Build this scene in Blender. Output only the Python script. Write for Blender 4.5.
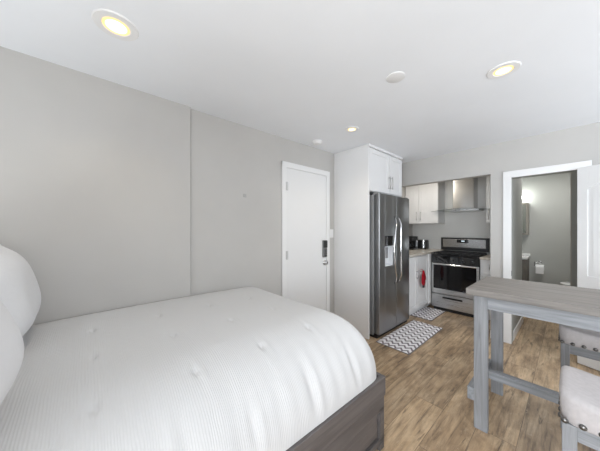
import bpy, bmesh, math, random
from mathutils import Vector, Matrix
random.seed(7)
S = bpy.context.scene
C = S.collection
for o in list(bpy.data.objects):
    bpy.data.objects.remove(o)

# ------------------------------------------------------------------ camera, world, light, exposure
H = 2.42
CAMZ = 1.37
cam = bpy.data.cameras.new('camera')
cam.sensor_width = 36.0
cam.lens = 36.0 * 238.515 / 600.0
cam.shift_y = 3.11 / 600.0
cam.clip_start = 0.02
co = bpy.data.objects.new('camera', cam)
co.location = (0, 0, CAMZ)
co.rotation_euler = (math.radians(90), 0, math.radians(48.6075))
C.objects.link(co)
S.camera = co

w = bpy.data.worlds.new('world')
S.world = w
w.use_nodes = True
w.node_tree.nodes['Background'].inputs[0].default_value = (0.80, 0.88, 1.0, 1)
w.node_tree.nodes['Background'].inputs[1].default_value = 1.0

S.view_settings.view_transform = 'Standard'
S.view_settings.look = 'None'
S.view_settings.gamma = 1.0
S.view_settings.use_curve_mapping = False
S.view_settings.exposure = 0.54
S.cycles.max_bounces = 10
S.cycles.diffuse_bounces = 7


def area(name, loc, rot, sx, sy, power, col=(1, 1, 1)):
    l = bpy.data.lights.new(name, 'AREA')
    l.shape = 'RECTANGLE'
    l.size = sx
    l.size_y = sy
    l.energy = power
    l.color = col
    o = bpy.data.objects.new(name, l)
    o.location = loc
    o.rotation_euler = rot
    C.objects.link(o)
    return o


def point(name, loc, power, col=(1, 1, 1), r=0.05):
    l = bpy.data.lights.new(name, 'POINT')
    l.energy = power
    l.color = col
    l.shadow_soft_size = r
    o = bpy.data.objects.new(name, l)
    o.location = loc
    C.objects.link(o)
    return o


# daylight through the two windows out of view (right wall and the wall behind the camera)
area('daylight_right', (1.88, 2.4, 1.45), (0, math.radians(90), 0), 1.5, 2.2, 22, (0.88, 0.94, 1.0))
area('daylight_rear', (0.85, -3.22, 1.40), (math.radians(90), 0, 0), 2.0, 1.6, 128, (0.89, 0.95, 1.0))
# added fill lights aimed upwards, beside and behind the camera
area('upward_fill', (1.35, 2.0, 0.25), (math.radians(180), 0, 0), 1.1, 3.2, 14, (0.93, 0.97, 1.0))
area('upward_fill', (-0.6, -0.80, 0.9), (math.radians(180), 0, 0), 2.2, 0.28, 19, (0.93, 0.97, 1.0))

# ------------------------------------------------------------------ materials
def mat(name, col, rough=0.5, metal=0.0, spec=None, emit=None, estr=0.0):
    m = bpy.data.materials.new(name)
    m.use_nodes = True
    b = m.node_tree.nodes['Principled BSDF']
    b.inputs['Base Color'].default_value = (*col, 1)
    b.inputs['Roughness'].default_value = rough
    b.inputs['Metallic'].default_value = metal
    if spec is not None:
        b.inputs['Specular IOR Level'].default_value = spec
    if emit:
        b.inputs['Emission Color'].default_value = (*emit, 1)
        b.inputs['Emission Strength'].default_value = estr
    return m


def N(m, t, **kw):
    n = m.node_tree.nodes.new(t)
    for k, v in kw.items():
        setattr(n, k, v)
    return n


def lk(m, a, b):
    m.node_tree.links.new(a, b)


def bsdf(m):
    return m.node_tree.nodes['Principled BSDF']


def world_pos(m):
    return N(m, 'ShaderNodeNewGeometry').outputs['Position']


def obj_pos(m):
    return N(m, 'ShaderNodeTexCoord').outputs['Object']


def mapping(m, src, scale=(1, 1, 1), rot=(0, 0, 0), loc=(0, 0, 0)):
    n = N(m, 'ShaderNodeMapping')
    n.inputs['Scale'].default_value = scale
    n.inputs['Rotation'].default_value = rot
    n.inputs['Location'].default_value = loc
    lk(m, src, n.inputs['Vector'])
    return n.outputs['Vector']


def noise(m, vec, scale, detail=4, rough=0.55, dist=0.0):
    n = N(m, 'ShaderNodeTexNoise')
    n.inputs['Scale'].default_value = scale
    n.inputs['Detail'].default_value = detail
    n.inputs['Roughness'].default_value = rough
    n.inputs['Distortion'].default_value = dist
    lk(m, vec, n.inputs['Vector'])
    return n.outputs['Fac']


def ramp(m, fac, stops):
    n = N(m, 'ShaderNodeValToRGB')
    e = n.color_ramp.elements
    while len(e) < len(stops):
        e.new(0.5)
    for i, (p, c) in enumerate(stops):
        e[i].position = p
        e[i].color = (*c, 1) if len(c) == 3 else c
    lk(m, fac, n.inputs['Fac'])
    return n.outputs['Color']


def mix(m, fac, a, b, mode='MIX'):
    n = N(m, 'ShaderNodeMix', data_type='RGBA', blend_type=mode)
    for sock, v in ((n.inputs[0], fac), (n.inputs[6], a), (n.inputs[7], b)):
        if isinstance(v, (int, float)):
            sock.default_value = v
        elif isinstance(v, tuple):
            sock.default_value = (*v, 1)
        else:
            lk(m, v, sock)
    return n.outputs[2]


def math_n(m, op, a, b=None):
    n = N(m, 'ShaderNodeMath', operation=op)
    for i, v in enumerate((a, b)):
        if v is None:
            continue
        if isinstance(v, (int, float)):
            n.inputs[i].default_value = v
        else:
            lk(m, v, n.inputs[i])
    return n.outputs[0]


def bump(m, height, strength=0.2, dist=0.01):
    n = N(m, 'ShaderNodeBump')
    n.inputs['Strength'].default_value = strength
    n.inputs['Distance'].default_value = dist
    lk(m, height, n.inputs['Height'])
    lk(m, n.outputs['Normal'], bsdf(m).inputs['Normal'])


def painted(name, col, rough=0.6, var=0.03):
    m = mat(name, col, rough)
    p = world_pos(m)
    f = noise(m, p, 2.0, 3)
    c = ramp(m, f, [(0.3, tuple(x * (1 - var) for x in col)), (0.7, tuple(min(1, x * (1 + var)) for x in col))])
    lk(m, c, bsdf(m).inputs['Base Color'])
    bump(m, noise(m, p, 180, 2), 0.05, 0.002)
    return m


def wood(name, dark, light, axis='X', scale=1.0, rough=0.55, bstr=0.15):
    m = mat(name, light, rough)
    st = {'X': (1.2, 22, 22), 'Y': (22, 1.2, 22), 'Z': (22, 22, 1.2)}[axis]
    p = mapping(m, world_pos(m), tuple(s * scale for s in st))
    f = noise(m, p, 1.6, 8, 0.65, 0.6)
    g = noise(m, mapping(m, world_pos(m), tuple(s * scale * 0.2 for s in st)), 2.0, 3)
    c = ramp(m, f, [(0.28, dark), (0.72, light)])
    c2 = mix(m, math_n(m, 'MULTIPLY', g, 0.5), c, tuple(0.5 * (a + b) * 0.8 for a, b in zip(dark, light)))
    lk(m, c2, bsdf(m).inputs['Base Color'])
    bump(m, f, bstr, 0.003)
    return m


def brushed(name, col, rough=0.3, axis='Z', metal=1.0):
    m = mat(name, col, rough, metal)
    st = {'X': (1, 60, 60), 'Y': (60, 1, 60), 'Z': (60, 60, 1)}[axis]
    f = noise(m, mapping(m, world_pos(m), st), 2.0, 3)
    r = ramp(m, f, [(0.3, (rough * 0.85,) * 3), (0.7, (rough * 1.15,) * 3)])
    lk(m, r, bsdf(m).inputs['Roughness'])
    return m


def floor_mat():
    m = mat('plank_floor', (0.3, 0.22, 0.15), 0.42)
    pos = world_pos(m)
    v = mapping(m, pos, (1, 1, 1), (0, 0, math.radians(90)), (0.35, 0.02, 0))
    br = N(m, 'ShaderNodeTexBrick')
    br.offset = 0.37
    br.offset_frequency = 2
    br.inputs['Color1'].default_value = (0, 0, 0, 1)
    br.inputs['Color2'].default_value = (1, 1, 1, 1)
    br.inputs['Mortar'].default_value = (0.5, 0.5, 0.5, 1)
    br.inputs['Scale'].default_value = 1.0
    br.inputs['Mortar Size'].default_value = 0.0018
    br.inputs['Mortar Smooth'].default_value = 0.1
    br.inputs['Bias'].default_value = 0.0
    br.inputs['Brick Width'].default_value = 1.21
    br.inputs['Row Height'].default_value = 0.205
    lk(m, v, br.inputs['Vector'])
    rnd = br.outputs['Color']
    sh = N(m, 'ShaderNodeVectorMath', operation='MULTIPLY_ADD')
    lk(m, rnd, sh.inputs[0])
    sh.inputs[1].default_value = (7.3, 11.1, 3.7)
    lk(m, pos, sh.inputs[2])
    grain = noise(m, mapping(m, sh.outputs[0], (26, 1.9, 1)), 1.5, 10, 0.70, 0.5)
    blot = noise(m, mapping(m, sh.outputs[0], (5.5, 2.0, 1)), 1.5, 6, 0.62, 0.4)
    base = ramp(m, blot, [(0.30, (0.20, 0.135, 0.085)), (0.48, (0.42, 0.303, 0.195)), (0.70, (0.60, 0.46, 0.315))])
    g = ramp(m, grain, [(0.30, (0.42, 0.40, 0.38)), (0.5, (0.96, 0.96, 0.96)), (0.7, (1.22, 1.20, 1.15))])
    c = mix(m, 1.0, base, g, 'MULTIPLY')
    tone = ramp(m, rnd, [(0.0, (0.86, 0.86, 0.86)), (0.5, (1.0, 0.985, 0.96)), (1.0, (1.09, 1.07, 1.03))])
    c = mix(m, 1.0, c, tone, 'MULTIPLY')
    # dark cracks and worn bark marks running with the grain
    kn = noise(m, mapping(m, sh.outputs[0], (13, 1.1, 1)), 1.7, 5, 0.6, 1.2)
    kf = ramp(m, kn, [(0.595, (0, 0, 0)), (0.67, (0.7, 0.7, 0.7))])
    c = mix(m, kf, c, (0.075, 0.05, 0.035))
    k2 = noise(m, mapping(m, sh.outputs[0], (9, 5, 1)), 2.1, 5, 0.65, 2.5)
    kf2 = ramp(m, k2, [(0.62, (0, 0, 0)), (0.655, (0.45, 0.45, 0.45)), (0.69, (0, 0, 0))])
    c = mix(m, kf2, c, (0.60, 0.50, 0.38))
    c = mix(m, math_n(m, 'MULTIPLY', br.outputs['Fac'], 0.55), c, (0.045, 0.03, 0.02))
    lk(m, c, bsdf(m).inputs['Base Color'])
    bump(m, math_n(m, 'SUBTRACT', grain, br.outputs['Fac']), 0.12, 0.003)
    return m


def fabric(name, col, rough=0.9, sc=260, var=0.06, bs=0.25):
    m = mat(name, col, rough, 0, 0.2)
    p = obj_pos(m)
    a = N(m, 'ShaderNodeTexWave', wave_type='BANDS', bands_direction='X')
    a.inputs['Scale'].default_value = sc / 6
    b = N(m, 'ShaderNodeTexWave', wave_type='BANDS', bands_direction='Y')
    b.inputs['Scale'].default_value = sc / 6
    lk(m, p, a.inputs['Vector'])
    lk(m, p, b.inputs['Vector'])
    wv = math_n(m, 'MULTIPLY', a.outputs['Fac'], b.outputs['Fac'])
    n = noise(m, p, 60, 4)
    c = ramp(m, n, [(0.3, tuple(x * (1 - var) for x in col)), (0.7, tuple(min(1, x * (1 + var)) for x in col))])
    lk(m, c, bsdf(m).inputs['Base Color'])
    bump(m, math_n(m, 'ADD', wv, n), bs, 0.0015)
    return m


def duvet_mat():
    m = mat('crinkled_white_cotton', (0.605, 0.605, 0.61), 0.95, 0, 0.1)
    p = world_pos(m)
    # crinkle ribs run across the bed
    d = noise(m, mapping(m, p, (1.2, 5, 1.2)), 2.0, 3)
    sep = N(m, 'ShaderNodeSeparateXYZ')
    lk(m, p, sep.inputs[0])
    yy = math_n(m, 'ADD', sep.outputs['Y'], math_n(m, 'MULTIPLY', d, 0.03))
    wv = math_n(m, 'SINE', math_n(m, 'MULTIPLY', yy, 2 * math.pi / 0.0085))
    n1 = noise(m, mapping(m, p, (8, 110, 8)), 1.0, 3, 0.5)
    hgt = math_n(m, 'ADD', math_n(m, 'MULTIPLY', wv, 0.5), math_n(m, 'MULTIPLY', n1, 1.0))
    bump(m, hgt, 0.3, 0.0020)
    return m


def chevron_mat():
    m = mat('chevron_weave', (0.6, 0.6, 0.6), 0.95, 0, 0.1)
    p = obj_pos(m)
    sep = N(m, 'ShaderNodeSeparateXYZ')
    lk(m, p, sep.inputs[0])
    fx = math_n(m, 'PINGPONG', sep.outputs['X'], 0.038)
    s = math_n(m, 'ADD', sep.outputs['Y'], math_n(m, 'MULTIPLY', fx, 1.3))
    t = math_n(m, 'FRACT', math_n(m, 'MULTIPLY', s, 1 / 0.086))
    k = math_n(m, 'GREATER_THAN', t, 0.58)
    n = noise(m, p, 40, 3)
    grey = ramp(m, n, [(0.35, (0.17, 0.15, 0.165)), (0.65, (0.31, 0.275, 0.295))])
    c = mix(m, k, (0.86, 0.84, 0.86), grey)
    lk(m, c, bsdf(m).inputs['Base Color'])
    bump(m, noise(m, p, 300, 2), 0.3, 0.002)
    return m


M = {}
M['wall'] = painted('grey_wall_paint', (0.50, 0.488, 0.47), 0.7)
M['ceiling'] = painted('white_ceiling_paint', (0.82, 0.84, 0.87), 0.8, 0.015)
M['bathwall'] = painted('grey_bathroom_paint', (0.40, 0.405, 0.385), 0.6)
M['trim'] = painted('white_trim_gloss', (0.78, 0.78, 0.78), 0.35, 0.01)
M['door'] = painted('white_door_paint', (0.76, 0.76, 0.76), 0.4, 0.01)
M['cabinet'] = painted('white_cabinet_lacquer', (0.77, 0.77, 0.775), 0.35, 0.01)
M['floor'] = floor_mat()
M['duvet'] = duvet_mat()
M['pillow'] = fabric('white_pillow_cotton', (0.70, 0.70, 0.71), 0.95, 400, 0.01, 0.08)
M['linen'] = fabric('pale_linen', (0.47, 0.445, 0.448), 0.95, 700, 0.06, 0.3)
M['bedwood'] = wood('grey_brown_bed_wood', (0.068, 0.061, 0.060), (0.165, 0.147, 0.142), 'Y', 1.0, 0.5)
M['tabletop'] = wood('weathered_table_top', (0.12, 0.11, 0.103), (0.32, 0.295, 0.272), 'X', 0.8, 0.6)
M['tablewood'] = wood('grey_washed_wood_long', (0.13, 0.137, 0.148), (0.39, 0.405, 0.43), 'X', 0.9, 0.6)
M['tablelegwood'] = wood('grey_washed_wood_upright', (0.13, 0.133, 0.142), (0.36, 0.37, 0.39), 'Z', 0.9, 0.6)
M['tablecrosswood'] = wood('grey_washed_wood_cross', (0.17, 0.18, 0.195), (0.36, 0.375, 0.40), 'Y', 0.9, 0.6)
M['steel'] = mat('stainless_steel', (0.46, 0.45, 0.435), 0.24, 1.0)
bsdf(M['steel']).inputs['Anisotropic'].default_value = 0.85
bsdf(M['steel']).inputs['Anisotropic Rotation'].default_value = 0.25
_t = N(M['steel'], 'ShaderNodeTangent', direction_type='RADIAL', axis='Z')
lk(M['steel'], _t.outputs[0], bsdf(M['steel']).inputs['Tangent'])
M['steelx'] = brushed('stainless_steel_across', (0.60, 0.605, 0.61), 0.30, 'X')
M['darksteel'] = brushed('dark_stainless_steel', (0.34, 0.345, 0.35), 0.34, 'Z')
M['fridgeside'] = mat('grey_fridge_side', (0.30, 0.305, 0.31), 0.45, 0.3)
M['chrome'] = mat('chrome', (0.75, 0.75, 0.76), 0.15, 1.0)
M['nickel'] = mat('satin_nickel', (0.55, 0.54, 0.53), 0.32, 1.0)
M['black'] = mat('black_plastic', (0.012, 0.012, 0.013), 0.35)
M['blackglass'] = mat('black_glass', (0.008, 0.008, 0.009), 0.06)
M['iron'] = mat('cast_iron', (0.015, 0.015, 0.016), 0.55)
M['darkgap'] = mat('dark_recess', (0.02, 0.02, 0.02), 0.8)
M['whiteplastic'] = mat('white_plastic', (0.8, 0.8, 0.8), 0.4)
M['lamp'] = mat('lamp_diffuser', (1, 0.9, 0.7), 0.5, 0, None, (1.0, 0.86, 0.55), 0.85)
M['lampring'] = mat('reflector_painted_glow', (0.85, 0.62, 0.25), 0.35, 0.0, None, (1.0, 0.76, 0.36), 0.5)  # lamplight on the reflector ring put in as amber colour and emission
M['stone'] = mat('beige_stone', (0.5, 0.45, 0.39), 0.25)
_p = world_pos(M['stone'])
lk(M['stone'], ramp(M['stone'], noise(M['stone'], _p, 30, 6), [(0.3, (0.48, 0.43, 0.37)), (0.7, (0.72, 0.68, 0.62))]), bsdf(M['stone']).inputs['Base Color'])
M['porcelain'] = mat('white_porcelain', (0.75, 0.75, 0.74), 0.12)
M['vanity'] = wood('grey_brown_vanity_wood', (0.09, 0.08, 0.065), (0.19, 0.17, 0.145), 'Z', 1.5, 0.5)
M['mirror'] = mat('mirror_glass', (0.75, 0.76, 0.75), 0.03, 1.0)
M['mirrorframe'] = mat('brushed_frame', (0.22, 0.20, 0.17), 0.4, 0.5)
M['vanitylight'] = mat('vanity_light_diffuser', (1, 1, 1), 0.5, 0, None, (0.95, 1.0, 0.95), 5.0)
M['red'] = fabric('red_quilted_cotton', (0.36, 0.010, 0.022), 0.9, 300, 0.1, 0.3)
M['rug'] = chevron_mat()
M['rugback'] = fabric('grey_rug_binding', (0.2, 0.18, 0.18), 0.95, 300)
M['nail'] = mat('pewter_nailhead', (0.16, 0.155, 0.15), 0.3, 0.9)
M['display'] = mat('lit_display', (0.02, 0.02, 0.02), 0.2, 0, None, (0.75, 0.9, 1.0), 0.8)
M['paper'] = mat('white_paper', (0.82, 0.82, 0.82), 0.95)
gl = mat('hood_glass', (0.80, 0.86, 0.84), 0.03)
bsdf(gl).inputs['Transmission Weight'].default_value = 0.85
bsdf(gl).inputs['IOR'].default_value = 1.45
M['glass'] = gl

# ------------------------------------------------------------------ mesh helpers
class MB:
    def __init__(self):
        self.bm = bmesh.new()

    def _merge(self, t):
        me = bpy.data.meshes.new('tmp')
        t.to_mesh(me)
        t.free()
        self.bm.from_mesh(me)
        bpy.data.meshes.remove(me)
        return self

    def box(self, x0, y0, z0, x1, y1, z1, bev=0.0, seg=2, mtx=None):
        t = bmesh.new()
        bmesh.ops.create_cube(t, size=1)
        for v in t.verts:
            v.co = Vector((x0 + (v.co.x + .5) * (x1 - x0), y0 + (v.co.y + .5) * (y1 - y0), z0 + (v.co.z + .5) * (z1 - z0)))
        if bev > 0:
            bmesh.ops.bevel(t, geom=t.edges[:], offset=bev, segments=seg, affect='EDGES', profile=0.5)
        if mtx is not None:
            t.transform(mtx)
        return self._merge(t)

    def cyl(self, p0, p1, r0, r1=None, n=24, caps=True):
        r1 = r0 if r1 is None else r1
        p0, p1 = Vector(p0), Vector(p1)
        d = p1 - p0
        t = bmesh.new()
        bmesh.ops.create_cone(t, cap_ends=caps, segments=n, radius1=r0, radius2=r1, depth=d.length)
        t.transform(Matrix.Translation((p0 + p1) / 2) @ d.to_track_quat('Z', 'Y').to_matrix().to_4x4())
        return self._merge(t)

    def lathe(self, prof, origin=(0, 0, 0), axis=(0, 0, 1), n=32):
        """prof: list of (radius, height)."""
        t = bmesh.new()
        rings = []
        for r, h in prof:
            if r < 1e-6:
                rings.append([t.verts.new((0, 0, h))])
            else:
                rings.append([t.verts.new((r * math.cos(2 * math.pi * k / n), r * math.sin(2 * math.pi * k / n), h)) for k in range(n)])
        for a, b in zip(rings, rings[1:]):
            for k in range(n):
                k2 = (k + 1) % n
                if len(a) == 1 and len(b) == 1:
                    continue
                if len(a) == 1:
                    t.faces.new((a[0], b[k2], b[k]))
                elif len(b) == 1:
                    t.faces.new((a[k], a[k2], b[0]))
                else:
                    t.faces.new((a[k], a[k2], b[k2], b[k]))
        bmesh.ops.recalc_face_normals(t, faces=t.faces[:])
        t.transform(Matrix.Translation(origin) @ Vector(axis).to_track_quat('Z', 'Y').to_matrix().to_4x4())
        return self._merge(t)

    def tube(self, pts, r, n=12):
        pts = [Vector(p) for p in pts]
        t = bmesh.new()
        rings = []
        up = Vector((0, 0, 1))
        for i, p in enumerate(pts):
            d = (pts[min(i + 1, len(pts) - 1)] - pts[max(i - 1, 0)]).normalized()
            a = d.cross(up)
            if a.length < 1e-3:
                a = d.cross(Vector((1, 0, 0)))
            a.normalize()
            b = d.cross(a).normalized()
            rr = r[i] if isinstance(r, (list, tuple)) else r
            rings.append([t.verts.new(p + a * rr * math.cos(2 * math.pi * k / n) + b * rr * math.sin(2 * math.pi * k / n)) for k in range(n)])
        for a, b in zip(rings, rings[1:]):
            for k in range(n):
                t.faces.new((a[k], a[(k + 1) % n], b[(k + 1) % n], b[k]))
        t.faces.new(rings[0])
        t.faces.new(rings[-1])
        bmesh.ops.recalc_face_normals(t, faces=t.faces[:])
        return self._merge(t)

    def prism(self, poly, z0, z1, mtx=None, bev=0.0):
        """polygon in XY extruded z0..z1, optionally transformed."""
        t = bmesh.new()
        lo = [t.verts.new((x, y, z0)) for x, y in poly]
        hi = [t.verts.new((x, y, z1)) for x, y in poly]
        n = len(poly)
        t.faces.new(lo[::-1])
        t.faces.new(hi)
        for k in range(n):
            t.faces.new((lo[k], lo[(k + 1) % n], hi[(k + 1) % n], hi[k]))
        bmesh.ops.recalc_face_normals(t, faces=t.faces[:])
        if bev:
            bmesh.ops.bevel(t, geom=t.edges[:], offset=bev, segments=2, affect='EDGES')
        if mtx is not None:
            t.transform(mtx)
        return self._merge(t)

    def build(self, name, m, parent=None, smooth=False, label=None, subsurf=0):
        me = bpy.data.meshes.new(name)
        if parent is not None:
            q = parent
            off = Vector()
            while q is not None:
                off += Vector(q.location)
                q = q.parent
            self.bm.transform(Matrix.Translation(-off))
        self.bm.to_mesh(me)
        self.bm.free()
        o = bpy.data.objects.new(name, me)
        if isinstance(m, str):
            m = M[m]
        me.materials.append(m)
        if parent is not None:
            o.parent = parent
        C.objects.link(o)
        if smooth == 'auto':
            for p in me.polygons:
                p.use_smooth = True
            me.set_sharp_from_angle(angle=math.radians(35))
        elif smooth:
            for p in me.polygons:
                p.use_smooth = True
        if subsurf:
            md = o.modifiers.new('sub', 'SUBSURF')
            md.levels = md.render_levels = subsurf
        if label:
            o['label'] = label
        return o


def tag(o, label, cat, group=None, kind=None):
    o['label'] = label
    o['category'] = cat
    if group:
        o['group'] = group
    if kind:
        o['kind'] = kind
    return o


def thing(name, label, cat, loc=(0, 0, 0), group=None):
    o = bpy.data.objects.new(name, None)
    o.empty_display_size = 0.1
    o.location = loc
    C.objects.link(o)
    return tag(o, label, cat, group)


def copy_tree(o, parent=None, dloc=None):
    c = o.copy()
    C.objects.link(c)
    if parent is not None:
        c.parent = parent
    if dloc is not None:
        c.location = Vector(o.location) + Vector(dloc)
    for ch in list(o.children):
        copy_tree(ch, c)
    return c


def struct(name, mb, m, label=None, smooth=False):
    o = mb.build(name, m, None, smooth)
    o['kind'] = 'structure'
    if label:
        o['label'] = label
    return o


# ------------------------------------------------------------------ setting
XL = -2.20          # left wall
YB = 3.765          # back wall with the bathroom door and kitchen opening
YK = 5.10           # kitchen rear wall
XR = 1.95
YR = -0.95
T = 0.115

struct('floor', MB().box(XL - .1, -3.4, -.1, XR + .1, 6.4, 0), 'floor', 'brown weathered plank floor')
struct('ceiling', MB().box(XL - .1, -3.4, H, XR + .1, 6.4, H + .1), 'ceiling', 'white flat ceiling')
struct('wall_left', MB().box(XL - .1, 0.664, 0, XL, YK + .1, H).box(XL - .1, 0.653, 0, XL - .04, 0.664, H).box(XL - .1, YR - .1, 0, XL + .03, 0.653, H), 'wall',
       'light grey wall behind the bed with one vertical step')
# back wall pieces: header over the kitchen opening, pier, over-door, right part
struct('wall_back', MB().box(XL, YB, 2.052, -.663, YB + T, H).box(-.663, YB, 0, -.472, YB + T, H)
       .box(-.472, YB, 1.985, .052, YB + T, H).box(.052, YB, 0, XR, YB + T, H), 'wall', 'grey back wall with kitchen opening and bathroom doorway')
struct('wall_kitchen', MB().box(XL, YK, 0, -.54, YK + .1, H), painted('kitchen_wall_paint', (.68, .675, .66), .6), 'grey kitchen wall behind the range')
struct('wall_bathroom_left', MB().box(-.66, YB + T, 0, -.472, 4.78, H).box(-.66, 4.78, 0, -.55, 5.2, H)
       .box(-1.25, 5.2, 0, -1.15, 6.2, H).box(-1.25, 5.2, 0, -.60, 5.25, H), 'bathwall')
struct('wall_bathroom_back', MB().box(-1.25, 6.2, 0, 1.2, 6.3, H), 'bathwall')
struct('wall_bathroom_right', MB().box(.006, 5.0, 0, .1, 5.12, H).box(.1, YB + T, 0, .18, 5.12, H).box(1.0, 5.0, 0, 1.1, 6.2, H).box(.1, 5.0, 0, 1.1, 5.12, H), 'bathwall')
struct('trim_1', MB().box(-.002, 4.996, 0, .010, 5.124, H), mat('tan_edge_trim', (0.45, 0.42, 0.37), 0.5), 'pale edge strip on the bathroom wall end')
# right and rear walls with window openings (out of view); rear recess added to even the light
struct('wall_right', MB().box(XR, -3.4, 0, XR + .1, YB + T, .65).box(XR, -3.4, 2.25, XR + .1, YB + T, H)
       .box(XR, -3.4, .65, XR + .1, 1.2, 2.25).box(XR, 3.55, .65, XR + .1, YB + T, 2.25), 'wall')
struct('wall_headboard', MB().box(XL, YR - .1, 0, -.25, YR, H).box(-.35, -3.3, 0, -.25, YR - .1, H), 'wall')
struct('wall_rear', MB().box(-.35, -3.4, 0, XR, -3.3, .55).box(-.35, -3.4, 2.25, XR, -3.3, H)
       .box(-.35, -3.4, .55, -.2, -3.3, 2.25).box(1.9, -3.4, .55, XR, -3.3, 2.25), 'wall')

# bathroom doorway casing
CW = .077
mb = MB()
mb.box(-.541, YB - .018, 0, -.464, YB, 2.053, .003)
mb.box(.055, YB - .018, 0, .140, YB, 2.053, .003)
mb.box(-.541, YB - .019, 1.975, .140, YB, 2.053, .003)
struct('trim_2', mb, 'trim', 'white casing around the bathroom doorway')
struct('trim_5', MB().box(-.474, YB - .001, 0, -.464, YB + T + .004, 1.985).box(.046, YB - .001, 0, .056, YB + T + .004, 1.985).box(-.474, YB - .001, 1.975, .056, YB + T + .004, 1.987), 'bathwall', 'grey lining of the bathroom doorway')
# strike plate hint on the casing is a real latch plate
o = struct('trim_3', MB().box(-.466, YB - .017, .81, -.4615, YB - .012 + .02, .87), 'black', 'small dark strike plate on the doorway casing')
struct('baseboard_bathroom_left', MB().box(-.472, YB + T + .004, 0, -.460, 4.78, .10, .002).box(-.55, 4.78, 0, -.538, 5.2, .10, .002), 'trim', 'white bathroom baseboard')
struct('baseboard_bathroom_back', MB().box(-1.1, 6.188, 0, 1.0, 6.2, .10, .002), 'trim')
struct('baseboard_back', MB().box(-.663, YB - .012, 0, -.541, YB, .10, .002).box(.14, YB - .012, 0, XR, YB, .10, .002), 'trim')

# entry door in the left wall
mb = MB()
y0, y1, zt = 1.655, 2.468, 2.148
mb.box(XL, y0, 0, XL + .018, y0 + .062, zt, .003)
mb.box(XL, y1 - .062, 0, XL + .018, y1, zt, .003)
mb.box(XL, y0, zt - .066, XL + .019, y1, zt, .003)
struct('trim_4', mb, 'trim', 'white casing around the entry door')
d1 = MB().box(XL + .001, y0 + .064, .012, XL + .010, y1 - .064, zt - .068, .001).build('door_1', 'door')
d1['kind'] = 'structure'
d1['label'] = 'white flush entry door with black keypad lock'
for z in (1.865, 1.06, .25):
    MB().cyl((XL + .020, y0 + .066, z - .05), (XL + .020, y0 + .066, z + .05), .008, n=12).box(XL + .009, y0 + .05, z - .048, XL + .0205, y0 + .082, z + .048).build('hinge', 'nickel', d1)
kp = MB().box(XL + .009, 2.325, .985, XL + .032, 2.405, 1.215, .010).build('keypad_lock', mat('dark_nickel', (.20, .20, .20), .35, .8), d1)
MB().box(XL + .031, 2.330, 1.115, XL + .036, 2.400, 1.209, .006).build('keypad_face', 'black', kp, label='glossy black keypad')
mb = MB()
for i in range(4):
    for j in range(2):
        mb.cyl((XL + .031, 2.357 + .026 * j, 1.008 + .025 * i), (XL + .037, 2.357 + .026 * j, 1.008 + .025 * i), .008, n=12)
mb.build('keypad_button', 'darkgap', kp)
kb = MB().lathe([(0, 0), (.034, 0), (.034, .008), (.014, .012), (.014, .022), (.026, .028), (.030, .038), (.024, .046), (0, .048)],
                (XL + .009, 2.372, .915), (1, 0, 0)).build('door_knob', 'nickel', d1, True)
MB().cyl((XL + .0565, 2.372, .915), (XL + .059, 2.372, .915), .010, n=16).build('knob_lock', 'black', kb)

# light switch between casing and tall panel
ls = thing('light_switch', 'white light switch plate beside the entry door', 'light switch', (XL, 2.522, 1.30))
MB().box(XL, 2.487, 1.245, XL + .007, 2.557, 1.36, .003).build('switch_plate', 'whiteplastic', ls)
MB().box(XL + .007, 2.509, 1.27, XL + .011, 2.535, 1.335, .002).build('switch_rocker', 'whiteplastic', ls)
# small patch on the wall left of the door
tag(MB().box(XL, 1.172, 1.69, XL + .004, 1.205, 1.725, .0015).build('wall_plug', mat('filler_grey', (0.40, 0.395, 0.385), 0.7)),
    'tiny grey square cover on the wall left of the entry door', 'wall plug')

# ------------------------------------------------------------------ ceiling fixtures
def downlight(x, y, label, r=.062, R=.092):
    t = thing('recessed_light', label, 'ceiling light', (x, y, H), 'recessed ceiling lights')
    MB().lathe([(r, -.002), (r + .004, -.006), (R - .004, -.006), (R, -.001), (R, 0), (r, 0)], (x, y, H)).build('trim_ring', 'whiteplastic', t, 'auto')
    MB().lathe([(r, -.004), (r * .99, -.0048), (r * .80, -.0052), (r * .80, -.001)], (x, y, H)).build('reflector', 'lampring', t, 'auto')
    MB().lathe([(0, -.0056), (r * .80, -.0054), (r * .80, -.001), (0, -.001)], (x, y, H)).build('diffuser', 'lamp', t, 'auto', 'glowing warm diffuser')
    l = bpy.data.lights.new('downlight_beam', 'SPOT')
    l.energy = 6
    l.color = (1, .86, .64)
    l.spot_size = math.radians(130)
    l.spot_blend = 0.8
    l.shadow_soft_size = .05
    o = bpy.data.objects.new('downlight_beam', l)
    o.parent = t
    o.location = (0, 0, -.03)
    C.objects.link(o)
    return t


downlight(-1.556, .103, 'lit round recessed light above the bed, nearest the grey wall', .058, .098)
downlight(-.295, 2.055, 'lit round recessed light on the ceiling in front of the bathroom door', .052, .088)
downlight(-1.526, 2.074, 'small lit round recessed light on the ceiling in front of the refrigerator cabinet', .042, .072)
tag(MB().lathe([(0, -.006), (.054, -.0055), (.061, -.003), (.062, 0), (0, 0)], (-.803, 1.592, H)).build('ceiling_cover_plate', 'whiteplastic', None, 'auto'),
    'plain white round cover plate mid ceiling, unlit', 'ceiling cover')
sd = thing('smoke_detector', 'small white smoke detector on the ceiling above the entry door', 'smoke detector', (-2.02, 2.06, H))
MB().lathe([(0, -.012), (.060, -.012), (.062, 0), (0, 0)], (-2.02, 2.06, H)).build('mounting_base', 'whiteplastic', sd, 'auto')
MB().lathe([(0, -.034), (.040, -.032), (.050, -.024), (.054, -.012), (0, -.012)], (-2.02, 2.06, H)).build('sensor_cover', 'whiteplastic', sd, 'auto')

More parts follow.
